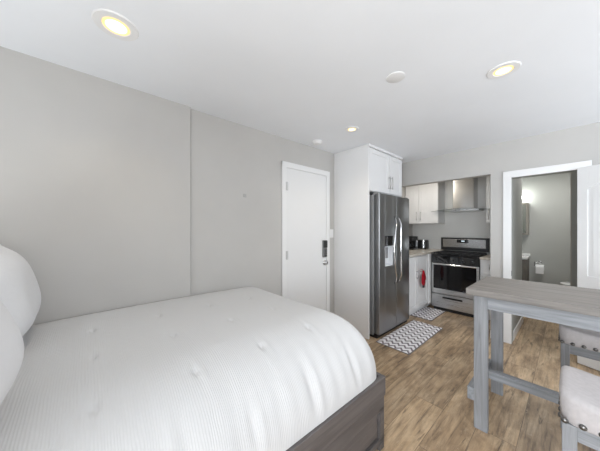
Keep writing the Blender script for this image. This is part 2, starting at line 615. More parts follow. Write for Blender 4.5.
# ------------------------------------------------------------------ refrigerator surround and refrigerator
def shaker_x(mb, x, y0, y1, z0, z1, th=.02, rail=.055, dep=.007):
    """door whose face looks to +x, front plane at x"""
    mb.box(x - th, y0, z0, x - dep, y1, z1)
    mb.box(x - dep - .001, y0, z0, x, y0 + rail, z1, .0015, 1)
    mb.box(x - dep - .001, y1 - rail, z0, x, y1, z1, .0015, 1)
    mb.box(x - dep - .001, y0 + rail, z0, x, y1 - rail, z0 + rail, .0015, 1)
    mb.box(x - dep - .001, y0 + rail, z1 - rail, x, y1 - rail, z1, .0015, 1)
    return mb


def shaker_y(mb, y, x0, x1, z0, z1, th=.02, rail=.055, dep=.007):
    """door whose face looks to -y, front plane at y"""
    mb.box(x0, y + dep, z0, x1, y + th, z1)
    mb.box(x0, y, z0, x0 + rail, y + dep + .001, z1, .0015, 1)
    mb.box(x1 - rail, y, z0, x1, y + dep + .001, z1, .0015, 1)
    mb.box(x0 + rail, y, z0, x1 - rail, y + dep + .001, z0 + rail, .0015, 1)
    mb.box(x0 + rail, y, z1 - rail, x1 - rail, y + dep + .001, z1, .0015, 1)
    return mb


def bar_x(x, y, z0, z1, r=.005, off=.028):
    return MB().tube([(x, y, z0), (x + off, y, z0)], r * .8, 10).tube([(x, y, z1), (x + off, y, z1)], r * .8, 10).tube([(x + off, y, z0 - .015), (x + off, y, z1 + .015)], r, 10)


def bar_y(x, y, z0, z1, r=.005, off=.028):
    return MB().tube([(x, y, z0), (x, y - off, z0)], r * .8, 10).tube([(x, y, z1), (x, y - off, z1)], r * .8, 10).tube([(x, y - off, z0 - .015), (x, y - off, z1 + .015)], r, 10)


fc = thing('refrigerator_cabinet', 'tall white cabinet surround enclosing the dark refrigerator, reaching the ceiling', 'cabinet', (-1.9, 3.05, 0))
MB().box(XL + .001, 2.58, 0, -1.648, 2.602, H - .03, .002).build('side_panel', 'cabinet', fc)
MB().box(XL + .001, 2.602, 1.842, -1.668, 3.46, H - .03).build('carcass', 'cabinet', fc)
MB().box(XL + .001, 3.53, 0, -1.70, 3.552, 1.90).build('rear_side_panel', 'cabinet', fc)
MB().box(XL + .001, 2.574, H - .032, -1.638, 3.464, H - .001, .003).build('crown', 'cabinet', fc)
for (a, b, hy) in ((2.606, 3.088, 3.058), (3.095, 3.458, 3.128)):
    d = shaker_x(MB(), -1.647, a, b, 1.848, H - .045).build('door', 'cabinet', fc)
    bar_x(-1.647, hy, 1.92, 2.06).build('handle', 'nickel', d, True)

fr = thing('refrigerator', 'dark stainless side-by-side refrigerator with ice and water dispenser', 'refrigerator', (-1.85, 3.1, 0))
FX = -1.565
MB().box(-2.15, 2.67, .03, FX - .075, 3.515, 1.795, .004).build('body', 'fridgeside', fr)
MB().box(-2.1, 2.68, 0, FX - .03, 3.505, .05).build('kick_grille', 'black', fr)
fz = MB()
FA, FB, FM = 2.690, 3.524, 3.128
DY0, DY1, DZ0, DZ1 = 2.83, 3.025, .885, 1.275
fz.box(FX - .07, FA, .045, FX, DY0, 1.81, .008)
fz.box(FX - .07, DY1, .045, FX, FM - .004, 1.81, .008)
fz.box(FX - .07, DY0 - .006, .045, FX, DY1 + .006, DZ0, .004)
fz.box(FX - .07, DY0 - .006, DZ1, FX, DY1 + .006, 1.81, .004)
fzo = fz.build('freezer_door', 'darksteel', fr)
dp = MB().box(FX - .02, DY0, 1.145, FX + .004, DY1, DZ1, .004).build('dispenser_panel', 'blackglass', fzo)
MB().box(FX - .066, DY0, DZ0, FX - .058, DY1, 1.145).box(FX - .06, DY0, DZ0, FX - .002, DY0 + .006, 1.145).box(FX - .06, DY1 - .006, DZ0, FX - .002, DY1, 1.145)\
    .box(FX - .06, DY0, DZ0, FX - .001, DY1, DZ0 + .012).build('dispenser_recess', mat('pale_dispenser_liner', (0.72, 0.73, 0.75), 0.35), fzo, label='pale dispenser recess')
MB().box(FX - .05, 2.88, .98, FX - .038, 2.975, 1.12, .004).build('dispenser_paddle', 'fridgeside', fzo)
MB().box(FX - .07, FM + .004, .045, FX, FB, 1.81, .012).build('refrigerator_door', 'darksteel', fr, 'auto')
for hy in (2.70, 3.45):
    MB().box(FX - .10, hy, 1.795, FX - .02, hy + .06, 1.825, .004).build('hinge_cover', 'fridgeside', fr)


def bow(y, s):
    pts = []
    for i in range(17):
        t = i / 16
        z = .63 + t * .905
        k = math.sin(math.pi * t)
        pts.append((FX - .005 + .052 * min(1, 3.5 * k) + .008 * k, y - s * k, z))
    return MB().tube(pts, .0105, 12)


bow(3.075, .115).build('freezer_handle', 'chrome', fr, True)
bow(3.165, .02).build('refrigerator_handle', 'chrome', fr, True)

# ------------------------------------------------------------------ kitchen
CT = .972
bc = thing('base_cabinet', 'white base cabinet between refrigerator and range, red oven mitt on its handle', 'cabinet', (-1.9, 4.2, 0))
MB().box(XL + .001, 3.556, .10, -1.622, 5.08, CT - .034).build('carcass', 'cabinet', bc)
MB().box(XL + .001, 3.556, 0, -1.675, 5.08, .10).build('toe_kick', 'cabinet', bc)
MB().box(-1.625, 4.31, .10, -1.580, 4.385, CT - .036, .002).build('corner_stile', 'cabinet', bc)
for (a, b, hy) in ((3.562, 3.868, 3.835), (3.876, 4.305, 3.925)):
    d = shaker_x(MB(), -1.600, a, b, .112, CT - .045).build('door', 'cabinet', bc)
    bar_x(-1.600, hy, .60, .70).build('handle', 'nickel', d, True)
tag(MB().box(XL + .001, 3.556, CT - .033, -1.585, 5.098, CT, .004).build('countertop', 'stone'),
    'beige stone countertop left of the range, holding the toaster', 'countertop')
om = thing('oven_mitt', 'red oven mitt hanging from the white base cabinet handle', 'oven mitt', (-1.56, 3.98, .6))
mp = [(-.052, .0), (-.060, .06), (-.050, .13), (-.02, .185), (.0, .21), (.02, .185), (.052, .125), (.078, .085), (.080, .05), (.060, .045), (.047, .07), (.046, .0), (.02, -.035), (-.02, -.035)]
rot = Matrix.Translation((-1.548, 3.985, .50)) @ Matrix(((0, 0, 1, 0), (1, 0, 0, 0), (0, 1, 0, 0), (0, 0, 0, 1)))
MB().prism(mp, -.010, .012, rot, .006).build('mitt_body', 'red', om, 'auto')
MB().box(-1.560, 3.960, .432, -1.535, 4.008, .475, .005).build('cuff', 'black', om, label='black cuff')
MB().tube([(-1.563, 3.985, .70), (-1.566, 3.97, .725), (-1.572, 3.94, .725), (-1.566, 3.93, .69), (-1.562, 3.985, .69)], .004, 8).build('hanging_loop', 'red', om)

# range
RX0, RX1, RY = -1.578, -.912, 4.40
ra = thing('range', 'stainless gas range with black cooktop and dark oven window', 'stove', (-1.24, 4.7, 0))
MB().box(RX0 + .005, RY + .035, .05, RX1 - .005, 5.06, .90).build('body', 'iron', ra)
MB().box(RX0 + .02, RY + .03, 0, RX1 - .02, 5.0, .055).build('base', 'black', ra)
dr = MB().box(RX0, RY, .055, RX1, RY + .036, .275, .004).build('drawer', 'steelx', ra)
MB().box(-1.41, RY - .004, .212, -1.125, RY + .01, .238, .004).box(-1.40, RY - .012, .236, -1.135, RY + .004, .242, .002).build('drawer_handle', 'black', dr)
od = MB().box(RX0, RY, .285, RX1, RY + .036, .785, .005).build('oven_door', 'steelx', ra)
MB().box(RX0 + .03, RY - .003, .365, RX1 - .032, RY + .006, .765, .003).build('oven_window', 'blackglass', od)
MB().tube([(RX0 + .02, RY - .048, .782), (RX1 - .02, RY - .048, .782)], .014, 14).box(RX0 + .04, RY - .045, .772, RX0 + .065, RY + .005, .792, .003).box(RX1 - .065, RY - .045, .772, RX1 - .04, RY + .005, .792, .003)\
    .build('oven_handle', 'chrome', od, 'auto')
cpn = MB().prism([(RY + .0, .795), (RY + .05, .795), (RY + .05, .915), (RY + .018, .915)], RX0, RX1,
                 Matrix(((0, 0, 1, 0), (1, 0, 0, 0), (0, 1, 0, 0), (0, 0, 0, 1)))).build('control_panel', 'blackglass', ra)
for i in range(5):
    kx = RX0 + .085 + i * (RX1 - RX0 - .17) / 4
    MB().lathe([(0, 0), (.024, 0), (.024, .006), (.019, .010), (.017, .028), (0, .030)], (kx, RY + .007, .848), (0, -1, .15), 20).build('control_knob', 'black', cpn, 'auto')
MB().box(RX0 + .001, RY + .012, .910, RX1 + .003, 5.02, .938, .005).build('cooktop', 'blackglass', ra)
for bx in (-1.44, -1.05):
    for by in (4.56, 4.86):
        MB().lathe([(0, .012), (.030, .012), (.034, .007), (.045, .005), (.048, 0), (0, 0)], (bx, by, .932)).build('burner', 'iron', ra, 'auto')
for gx0, gx1 in ((RX0 + .02, -1.352), (-1.345, -1.14), (-1.133, RX1 - .02)):
    mb = MB()
    ya, yb, z0, z1 = 4.44, 4.99, .952, .966
    for gy in (ya, (ya + yb) / 2, yb):
        mb.box(gx0, gy - .006, z0, gx1, gy + .006, z1)
    for gx in (gx0, (gx0 + gx1) / 2, gx1 - .012):
        mb.box(gx, ya, z0, gx + .012, yb, z1)
    for gy in (ya + .14, yb - .14):
        mb.box(gx0, gy - .005, z0, gx1, gy + .005, z1)
    for gx in (gx0, gx1 - .012):
        for gy in (ya - .006, yb - .006):
            mb.box(gx, gy, .931, gx + .012, gy + .012, z0)
    mb.build('grate', 'iron', ra)
bg = MB().box(RX0 - .050, 5.00, .974, RX1 + .005, 5.09, 1.205, .006).build('backguard', 'black', ra)
MB().box(RX0 - .015, 4.994, 1.03, RX1 - .03, 5.002, 1.178, .002).build('backguard_panel', mat('smoky_steel', (.42, .42, .42), .25, 1.0), bg)
cp = MB().box(-1.365, 4.988, 1.115, -1.185, 4.996, 1.175, .002).build('clock_panel', 'blackglass', bg)
MB().box(-1.292, 4.9865, 1.138, -1.245, 4.9885, 1.155).build('clock_display', 'display', cp)

# right hand base cabinet
rc = thing('base_cabinet', 'narrow white base cabinet with a drawer right of the range', 'cabinet', (-.78, 4.8, 0))
MB().box(-.905, 4.445, .10, -.668, 5.08, .905).build('carcass', 'cabinet', rc)
MB().box(-.905, 4.50, 0, -.668, 5.08, .10).build('toe_kick', 'cabinet', rc)
d = shaker_y(MB(), 4.423, -.902, -.670, .685, .898, rail=.03).build('drawer', 'cabinet', rc)
bar_y(-.787, 4.423, .785, .83, .005, .022).build('drawer_handle', 'nickel', d, True)
d = shaker_y(MB(), 4.423, -.902, -.670, .112, .675, rail=.045).build('door', 'cabinet', rc)
bar_y(-.876, 4.423, .60, .65, .005, .022).build('handle', 'nickel', d, True)
tag(MB().box(-.905, 4.40, .906, -.664, 5.098, .940, .004).build('countertop', 'stone'),
    'short beige stone countertop right of the range', 'countertop')


# wall cabinets
def beadboard(mb, y, x0, x1, z0, z1):
    shaker_y(mb, y, x0, x1, z0, z1, .02, .05, .006)
    n = max(2, int((x1 - x0 - .10) / .045))
    wdt = (x1 - x0 - .10) / n
    for i in range(n):
        mb.box(x0 + .05 + i * wdt + .003, y + .0035, z0 + .05, x0 + .05 + (i + 1) * wdt - .003, y + .0075, z1 - .05, .0015, 1)
    return mb


uc = thing('wall_cabinet', 'white two-door wall cabinet left of the steel range hood', 'cabinet', (-1.9, 4.9, 1.465))
MB().box(XL + .001, 4.772, 1.465, -1.594, 5.099, H - .002).build('carcass', 'cabinet', uc)
for (a, b, hx) in ((-2.19, -1.936, -1.968), (-1.930, -1.596, -1.895)):
    d = beadboard(MB(), 4.75, a, b, 1.47, H - .03).build('door', 'cabinet', uc)
    bar_y(hx, 4.75, 1.545, 1.675).build('handle', 'nickel', d, True)
uc = thing('wall_cabinet', 'white wall cabinet at the right edge of the kitchen opening, right of the hood', 'cabinet', (-.8, 4.9, 1.46))
MB().box(-.892, 4.772, 1.46, -.664, 5.099, H - .002).build('carcass', 'cabinet', uc)
d = beadboard(MB(), 4.75, -.892, -.668, 1.465, H - .03).build('door', 'cabinet', uc)
bar_y(-.855, 4.75, 1.53, 1.66).build('handle', 'nickel', d, True)

# range hood
hd = thing('range_hood', 'stainless chimney range hood with curved glass canopy', 'range hood', (-1.26, 4.9, 1.66))
MB().box(-1.385, 4.845, 1.71, -1.075, 5.098, H - .002, .003).build('chimney', 'steel', hd)
HX0, HX1, HY0, HY1 = -1.475, -.985, 4.72, 5.098
MB().prism([(HX0, HY0), (HX1, HY0), (HX1, HY1), (HX0, HY1)], 1.672, 1.702, None, .004).build('hood_body', 'steelx', hd)
cg = MB()
n = 28
gb = bmesh.new()
pts = []
for i in range(n + 1):
    t = i / n
    x = -1.705 + t * .89
    z = 1.688 + .028 * math.cos((t - .5) * math.pi) - .012
    yf = 4.62 + .10 * (2 * t - 1) ** 2
    pts.append((x, yf, z))
vt = [[gb.verts.new((x, yf, z + .006)), gb.verts.new((x, 5.098, z + .006)), gb.verts.new((x, 5.098, z)), gb.verts.new((x, yf, z))] for x, yf, z in pts]
for a, b in zip(vt, vt[1:]):
    for k in range(4):
        gb.faces.new((a[k], b[k], b[(k + 1) % 4], a[(k + 1) % 4]))
gb.faces.new(vt[0])
gb.faces.new(vt[-1])
bmesh.ops.recalc_face_normals(gb, faces=gb.faces[:])
cg._merge(gb)
cg.build('glass_canopy', 'glass', hd, 'auto')
for i in range(4):
    MB().cyl((-1.31 + i * .055, HY0 + .002, 1.687), (-1.31 + i * .055, HY0 - .004, 1.687), .007, n=12).build('control_button', 'black', hd)

# counter appliances
tz = CT
to = thing('toaster', 'black two-slot toaster with a steel end on the kitchen counter', 'toaster', (-1.94, 4.9, tz))
MB().box(-2.05, 4.84, tz + .008, -1.838, 5.0, tz + .175, .02, 3).build('body', 'black', to, 'auto')
MB().box(-1.908, 4.834, tz + .012, -1.872, 5.002, tz + .176, .006).build('steel_band', 'chrome', to, label='bright steel band')
MB().box(-2.04, 4.85, tz, -1.848, 4.99, tz + .01).build('base', 'black', to)
MB().box(-2.02, 4.885, tz + .1735, -1.93, 4.905, tz + .1765).box(-2.02, 4.935, tz + .1735, -1.93, 4.955, tz + .1765).build('slot', 'darkgap', to)
cm = thing('coffee_maker', 'black drip coffee maker beside the toaster, partly behind the refrigerator', 'coffee maker', (-2.03, 4.6, tz))
MB().box(-2.11, 4.52, tz, -1.945, 4.74, tz + .03, .006).build('base', 'black', cm)
MB().box(-2.11, 4.66, tz + .03, -1.945, 4.74, tz + .25, .008).build('water_tank', 'black', cm)
MB().box(-2.11, 4.52, tz + .165, -1.945, 4.665, tz + .25, .010).build('brew_head', 'black', cm)
ca = MB().lathe([(0, 0), (.050, 0), (.058, .03), (.055, .07), (.040, .095), (.042, .105), (0, .105)], (-2.03, 4.585, tz + .031)).build('carafe', 'blackglass', cm, 'auto')
MB().tube([(-1.985, 4.56, tz + .12), (-1.955, 4.545, tz + .12), (-1.950, 4.545, tz + .07), (-1.980, 4.56, tz + .06)], .007, 8).build('carafe_handle', 'black', ca, True)

# kitchen ceiling lamp (hidden above the header) warms the hood
kl = thing('recessed_light', 'lit round recessed light on the kitchen ceiling behind the header', 'ceiling light', (-1.30, 4.35, H), 'recessed ceiling lights')
MB().lathe([(.06, -.002), (.064, -.006), (.086, -.006), (.09, 0), (.06, 0)], (-1.30, 4.35, H)).build('trim_ring', 'whiteplastic', kl, 'auto')
MB().lathe([(0, -.0035), (.06, -.0025), (.06, -.001), (0, -.001)], (-1.30, 4.35, H)).build('diffuser', 'lamp', kl, 'auto')
area('kitchen_lamp', (-1.66, 4.10, H - .03), (0, 0, 0), .12, .25, 4.2, (1, .94, .84))

# ------------------------------------------------------------------ kitchen rugs
def rug(x0, x1, y0, y1, label):
    t = thing('chevron_rug', label, 'rug', ((x0 + x1) / 2, (y0 + y1) / 2, 0), 'chevron kitchen rugs')
    MB().box(x0, y0, .0005, x1, y1, .008, .003).build('border', 'rugback', t)
    MB().box(x0 + .008, y0 + .008, .006, x1 - .008, y1 - .008, .0095, .001).build('pile', 'rug', t)


rug(-1.555, -1.155, 2.590, 3.625, 'larger grey and white chevron rug on the floor in front of the refrigerator')
rug(-1.672, -1.360, 3.790, 4.405, 'smaller grey and white chevron rug in front of the base cabinet and range')

# ------------------------------------------------------------------ bathroom
va = thing('bathroom_vanity', 'grey-brown vanity cabinet with white sink top seen through the doorway', 'vanity', (-.78, 5.97, 0))
MB().box(-1.05, 5.76, 0.08, -.512, 6.187, .825, .003).build('cabinet_body', 'vanity', va)
MB().box(-1.03, 5.80, 0, -.53, 6.187, .08).build('plinth', 'darkgap', va)
for a, b in ((-1.045, -.785), (-.778, -.518)):
    MB().box(a, 5.742, .10, b, 5.76, .815, .003).build('door', 'vanity', va)
MB().box(-1.06, 5.73, .826, -.498, 6.198, .868, .008).box(-1.06, 6.175, .868, -.498, 6.198, .905, .004).build('sink_top', 'porcelain', va)
MB().tube([(-.78, 6.12, .868), (-.78, 6.12, 1.02), (-.78, 6.09, 1.06), (-.78, 6.0, 1.05), (-.78, 5.99, 1.02)], .012, 12).build('faucet', 'chrome', va, True)
mc = thing('mirror_cabinet', 'framed mirror cabinet on the bathroom wall above the vanity', 'mirror', (-.78, 6.15, 1.25))
MB().box(-1.03, 6.06, 1.255, -.512, 6.198, 1.845, .003).build('frame', 'mirrorframe', mc)
MB().box(-1.0, 6.054, 1.285, -.545, 6.062, 1.815, .002).build('mirror_glass', 'mirror', mc)
vl = thing('vanity_light', 'glowing bar light above the bathroom mirror', 'wall light', (-.78, 6.15, 1.93))
MB().box(-.98, 6.16, 1.92, -.62, 6.198, 1.99, .004).build('back_plate', 'chrome', vl)
MB().tube([(-1.0, 6.12, 1.955), (-.60, 6.12, 1.955)], .032, 16).build('diffuser', 'vanitylight', vl, 'auto')
point('vanity_glow', (-.60, 6.06, 1.97), 2.5, (.95, 1, .94), .04)
area('bathroom_fill', (-.1, 5.3, H - .02), (0, 0, 0), .5, .5, 11, (1, .98, .95))  # added fill from above, no fixture there
th = thing('toilet_paper_holder', 'chrome toilet paper holder on the bathroom back wall', 'paper holder', (-.37, 6.2, .70))
MB().lathe([(0, 0), (.026, 0), (.026, .008), (.010, .012), (.010, .05), (0, .05)], (-.37, 6.2, .755), (0, -1, 0), 20).build('mount', 'chrome', th, 'auto')
MB().tube([(-.37, 6.145, .755), (-.435, 6.145, .755), (-.44, 6.145, .745), (-.44, 6.145, .69), (-.435, 6.145, .682), (-.30, 6.145, .682)], .007, 10).build('arm', 'chrome', th, True)
tp = thing('toilet_paper_roll', 'white toilet paper roll hanging on the chrome holder', 'toilet paper', (-.37, 6.145, .66))
MB().lathe([(.022, -.052), (.056, -.052), (.056, .052), (.022, .052), (.022, -.052)], (-.37, 6.145, .660), (1, 0, 0), 32).build('roll', 'paper', tp, 'auto')
MB().box(-.422, 6.088, .555, -.318, 6.090, .66).build('loose_sheet', 'paper', tp)
ti = thing('toilet', 'white toilet bowl edge low at the right of the bathroom doorway', 'toilet', (.2, 5.93, 0))


def ell(cx, cy, a, b, n=36, sq=2.3):
    out = []
    for k in range(n):
        t = 2 * math.pi * k / n
        c, s = math.cos(t), math.sin(t)
        out.append((cx + a * math.copysign(abs(c) ** (2 / sq), c), cy + b * math.copysign(abs(s) ** (2 / sq), s)))
    return out


def loft(rings):
    t = bmesh.new()
    rr = [[t.verts.new(p) for p in r] for r in rings]
    n = len(rr[0])
    for a, b in zip(rr, rr[1:]):
        for k in range(n):
            t.faces.new((a[k], a[(k + 1) % n], b[(k + 1) % n], b[k]))
    t.faces.new(rr[0][::-1])
    t.faces.new(rr[-1])
    bmesh.ops.recalc_face_normals(t, faces=t.faces[:])
    m = MB()
    return m._merge(t)


def er(cx, cy, a, b, z):
    return [(x, y, z) for x, y in ell(cx, cy, a, b)]


loft([er(.22, 5.93, .20, .11, 0), er(.21, 5.93, .19, .10, .12), er(.18, 5.93, .23, .15, .28), er(.16, 5.93, .26, .18, .40), er(.16, 5.93, .26, .18, .42)]).build('bowl', 'porcelain', ti, 'auto')
loft([er(.155, 5.93, .27, .19, .421), er(.155, 5.93, .275, .195, .432), er(.155, 5.93, .275, .195, .462), er(.155, 5.93, .26, .18, .470)]).build('seat_lid', 'porcelain', ti, 'auto')
MB().box(.44, 5.73, .36, .64, 6.15, .78, .02).box(.30, 5.80, .0, .6, 6.06, .36, .02).build('tank', 'porcelain', ti, 'auto')
MB().box(.43, 5.72, .781, .65, 6.16, .815, .01).build('tank_lid', 'porcelain', ti)

# bathroom door leaf, open into the bedroom
d2 = bpy.data.objects.new('door_2', None)
d2.location = (.057, YB - .024, 0)
d2['kind'] = 'structure'
d2['label'] = 'white panelled bathroom door standing open'
C.objects.link(d2)
LW, LZ0, LZ1, LT = .60, .010, 1.985, .035


def leaf():
    mb = MB()
    st, cy0, cy1 = .072, .79, .90
    mb.box(0, 0, LZ0, st, LT, LZ1, .003)
    mb.box(LW - st, 0, LZ0, LW, LT, LZ1, .003)
    mb.box(st - .002, .0005, LZ0, LW - st + .002, LT - .0005, LZ0 + .22)
    mb.box(st - .002, .0005, cy0, LW - st + .002, LT - .0005, cy1)
    # arched top rail
    poly = [(st - .002, LZ1), (st - .002, 1.76)]
    n = 20
    for i in range(n + 1):
        t = i / n
        poly.append((st + t * (LW - 2 * st), 1.76 + .10 * math.sin(math.pi * t)))
    poly += [(LW - st + .002, 1.76), (LW - st + .002, LZ1)]
    # extrude along y
    mb.prism(poly, -LT + .0005, -.0005, Matrix(((1, 0, 0, 0), (0, 0, -1, 0), (0, 1, 0, 0), (0, 0, 0, 1))))
    mb.box(st - .002, .011, LZ0 + .2, LW - st + .002, LT - .011, 1.85)
    for (z0, z1, arch) in ((LZ0 + .22, cy0, 0), (cy1, 1.76, .10)):
        m_ = .028
        a, b = st + m_, LW - st - m_
        poly = [(a, z0 + m_), (b, z0 + m_), (b, z1 - m_ * .4)]
        for i in range(1, n):
            t = i / n
            poly.append((b + t * (a - b), z1 - m_ * .4 + (arch - .012 if arch else 0) * math.sin(math.pi * t)))
        poly.append((a, z1 - m_ * .4))
        if not arch:
            poly = [(a, z0 + m_), (b, z0 + m_), (b, z1 - m_), (a, z1 - m_)]
        mb.prism(poly, -LT + .003, -.003, Matrix(((1, 0, 0, 0), (0, 0, -1, 0), (0, 1, 0, 0), (0, 0, 0, 1))), .006)
    return mb


lf = leaf()
lf.bm.transform(Matrix.Translation((0, -LT, 0)))
lo_ = lf.build('door_leaf', 'door')
lo_.parent = d2
hk = MB().lathe([(0, 0), (.032, 0), (.032, .007), (.012, .011), (.012, .035), (.026, .045), (.026, .062), (0, .068)], (LW - .06, -LT, .95), (0, -1, 0)).build('door_knob', 'nickel', None, True)
hk.parent = d2
hk = MB().lathe([(0, 0), (.032, 0), (.032, .007), (.012, .011), (.012, .035), (.026, .045), (.026, .062), (0, .068)], (LW - .06, 0, .95), (0, 1, 0)).build('door_knob', 'nickel', None, True)
hk.parent = d2
for z in (.25, 1.0, 1.75):
    q = MB().cyl((-.004, -.004, z - .045), (-.004, -.004, z + .045), .007, n=12).build('hinge', 'nickel')
    q.parent = d2
d2.rotation_euler = (0, 0, math.radians(-23))

# ------------------------------------------------------------------ bed
BX, BY0, BY1 = -.768, -.62, 1.395
bed = thing('bed_frame', 'grey-brown wooden storage bed with drawers under the white duvet', 'bed', (-1.47, .4, 0))
MB().box(-2.15, BY0 + .02, .30, BX - .03, BY1 - .03, .335).build('platform', 'bedwood', bed)
MB().box(BX - .030, BY0, .328, BX, BY1, .445, .004).box(BX - .030, BY0, .322, BX - .004, BY1 + .002, .334, .002).build('upper_rail', 'bedwood', bed)
sp = MB()
sp.box(BX - .032, BY0, .235, BX - .010, BY1, .325, .003)
sp.box(BX - .032, BY0, .03, BX - .010, BY1, .065, .003)
for a, b in ((BY1 - .05, BY1), (.62, .70), (-.12, -.04), (BY0, BY0 + .04)):
    sp.box(BX - .032, a, .05, BX - .010, b, .25, .003)
sp.box(BX - .045, BY0 + .03, .06, BX - .038, BY1 - .03, .25)
sp.build('side_panel', 'bedwood', bed)
for a, b in ((.708, BY1 - .058), (-.032, .612)):
    d = MB().box(BX - .037, a + .004, .077, BX - .022, b - .004, .222, .003).build('drawer', 'bedwood', bed)
MB().box(-2.16, BY1 - .03, .03, BX - .03, BY1, .445, .004).build('foot_panel', 'bedwood', bed)
MB().box(-2.16, BY0 - .05, .0, BX, BY0, 1.15, .006).build('headboard', 'bedwood', bed)
for x in (BX - .055, -2.15):
    for y in (BY1 - .06, BY0 + .02):
        MB().box(x, y, 0, x + .05, y + .05, .04, .003).build('leg', 'bedwood', bed)

# duvet
def duvet():
    x_wall, x_edge = -2.163, -.783
    y_head, y_foot = BY0 + .01, 1.405
    RXr, RYf = .42, .22
    zb, ztop = .447, .800
    nx_in, nx_e, ny_in, ny_e = 130, 60, 240, 44
    xs = [(-1, i / nx_in) for i in range(nx_in)] + [(math.sin(math.pi / 2 * i / nx_e), None) for i in range(nx_e + 1)]
    ys = [(-1, i / ny_in) for i in range(ny_in)] + [(math.sin(math.pi / 2 * i / ny_e), None) for i in range(ny_e + 1)]
    tuft = [(x, y) for x in (-1.76, -1.405, -1.045) for y in (-.32, .01, .335, .66, .985)]
    tuft_side = [(-.80, y) for y in (-.2, .17, .48, .80, 1.12)]
    rnd = random.Random(3)
    bm = bmesh.new()
    grid = []
    q = 5.0
    for (b, ty) in ys:
        row = []
        for (a, tx) in xs:
            aa, bb = max(a, 0), max(b, 0)
            if aa > 0 and bb > 0:
                k = max(aa, bb) / (aa ** q + bb ** q) ** (1 / q)
                aa, bb = aa * k, bb * k
                r = (aa ** q + bb ** q) ** (1 / q)
            else:
                r = max(aa, bb)
            x = x_wall + tx * (x_edge - RXr - x_wall) if tx is not None else x_edge - RXr + aa * RXr
            y = y_head + ty * (y_foot - RYf - y_head) if ty is not None else y_foot - RYf + bb * RYf
            pw = 2.15
            z = zb + (ztop - zb) * max(0, 1 - r ** pw) ** (1 / pw)
            side = r ** 3
            z += .010 * math.sin(3.1 * x + 1.0) * math.sin(2.7 * y + .5) * (1 - side)
            wd = x - x_wall
            z -= .014 * math.exp(-(wd / .05) ** 2)
            # quilting tufts, with faint radiating puckers
            for (tx_, ty_) in tuft:
                dx, dy = x - tx_, y - ty_
                d2_ = dx * dx + dy * dy
                if d2_ < .06:
                    d_ = math.sqrt(d2_)
                    z -= (.009 * math.exp(-d2_ / .00025) + .003 * math.exp(-d2_ / .006)) * (1 - side)
                    z -= .0045 * math.exp(-(dx / .045) ** 2) * math.exp(-(dy / .010) ** 2)
                    z += .003 * math.exp(-((dx - .01) / .05) ** 2) * math.exp(-((dy - .028) / .014) ** 2)
            nx_, nz_ = side, 0
            # vertical drape folds on the side
            f = .0
            for k_, (am, fr_, ph) in enumerate(((.0025, 21, .3), (.002, 37, 1.7), (.002, 71, .8))):
                f += am * math.sin(fr_ * y + ph + 1.5 * math.sin(3.1 * y + k_) + 1.2 * x)
            sx = min(1, max(0, (aa - .35) / .5)) if aa > 0 else 0
            low = min(1, max(0, (z - zb) / .14))
            x += f * sx * low
            for (tx_, ty_) in tuft_side:
                dy = y - ty_
                dz = z - .60
                x -= .012 * math.exp(-(dy / .020) ** 2 - (dz / .07) ** 2) * sx
                x += .006 * math.exp(-((dy - .04) / .02) ** 2 - (dz / .12) ** 2) * sx
            sy = min(1, max(0, (bb - .5) / .5)) if bb > 0 else 0
            y += .006 * math.sin(19 * x + .6 + math.sin(5 * x)) * sy
            row.append(bm.verts.new((x, y, z)))
        grid.append(row)
    for r0, r1 in zip(grid, grid[1:]):
        for k in range(len(r0) - 1):
            bm.faces.new((r0[k], r0[k + 1], r1[k + 1], r1[k]))
    # turned-under hem
    def skirt(line, off):
        lower = [bm.verts.new((v.co.x + off[0], v.co.y + off[1], v.co.z + off[2])) for v in line]
        for k in range(len(line) - 1):
            bm.faces.new((line[k], lower[k], lower[k + 1], line[k + 1]))
    skirt([r[0] for r in grid], (0, 0, -.30))
    bmesh.ops.remove_doubles(bm, verts=bm.verts[:], dist=1e-5)
    bmesh.ops.recalc_face_normals(bm, faces=bm.faces[:])
    m = MB()
    m._merge(bm)
    return m.build('duvet', 'duvet', None, True)


tag(duvet(), 'white crinkled tufted duvet spread over the bed', 'duvet')


def pillow(name, cx, cy, cz, wx, hz, th, tilt, yaw, label, seed):
    bm = bmesh.new()
    n = 30
    rnd = random.Random(seed)
    ph = [rnd.uniform(0, 6) for _ in range(6)]
    layers = []
    for s in (1, -1):
        g = []
        for j in range(n + 1):
            row = []
            for i in range(n + 1):
                u, v = -1 + 2 * i / n, -1 + 2 * j / n
                # edges pulled in between the corners
                ux = u * (1 - .07 * (1 - v * v) ** 1 * 0 - .055 * (1 - abs(v) ** 2) * abs(u) ** 2)
                vz = v * (1 - .055 * (1 - abs(u) ** 2) * abs(v) ** 2)
                tip = 1 + .07 * (abs(u) * abs(v)) ** 7
                ux, vz = ux * tip, vz * tip
                t = ((1 - abs(u) ** 3) * (1 - abs(v) ** 3)) ** .66
                wr = .05 * math.sin(5 * u + ph[0]) * math.sin(4 * v + ph[1]) + .035 * math.sin(9 * u * v + ph[2])
                y = s * th / 2 * t * (1 + wr)
                row.append(bm.verts.new((ux * wx / 2, y, vz * hz / 2)))
            g.append(row)
        layers.append(g)
        for a, b in zip(g, g[1:]):
            for k in range(n):
                bm.faces.new((a[k], a[k + 1], b[k + 1], b[k]))
    bmesh.ops.remove_doubles(bm, verts=bm.verts[:], dist=1e-5)
    bmesh.ops.recalc_face_normals(bm, faces=bm.faces[:])
    bm.transform(Matrix.Translation((cx, cy, cz)) @ Matrix.Rotation(math.radians(yaw), 4, 'Z') @ Matrix.Rotation(math.radians(tilt), 4, 'X'))
    m = MB()
    m._merge(bm)
    return tag(m.build(name, 'pillow', None, True), label, 'pillow', 'bed pillows')


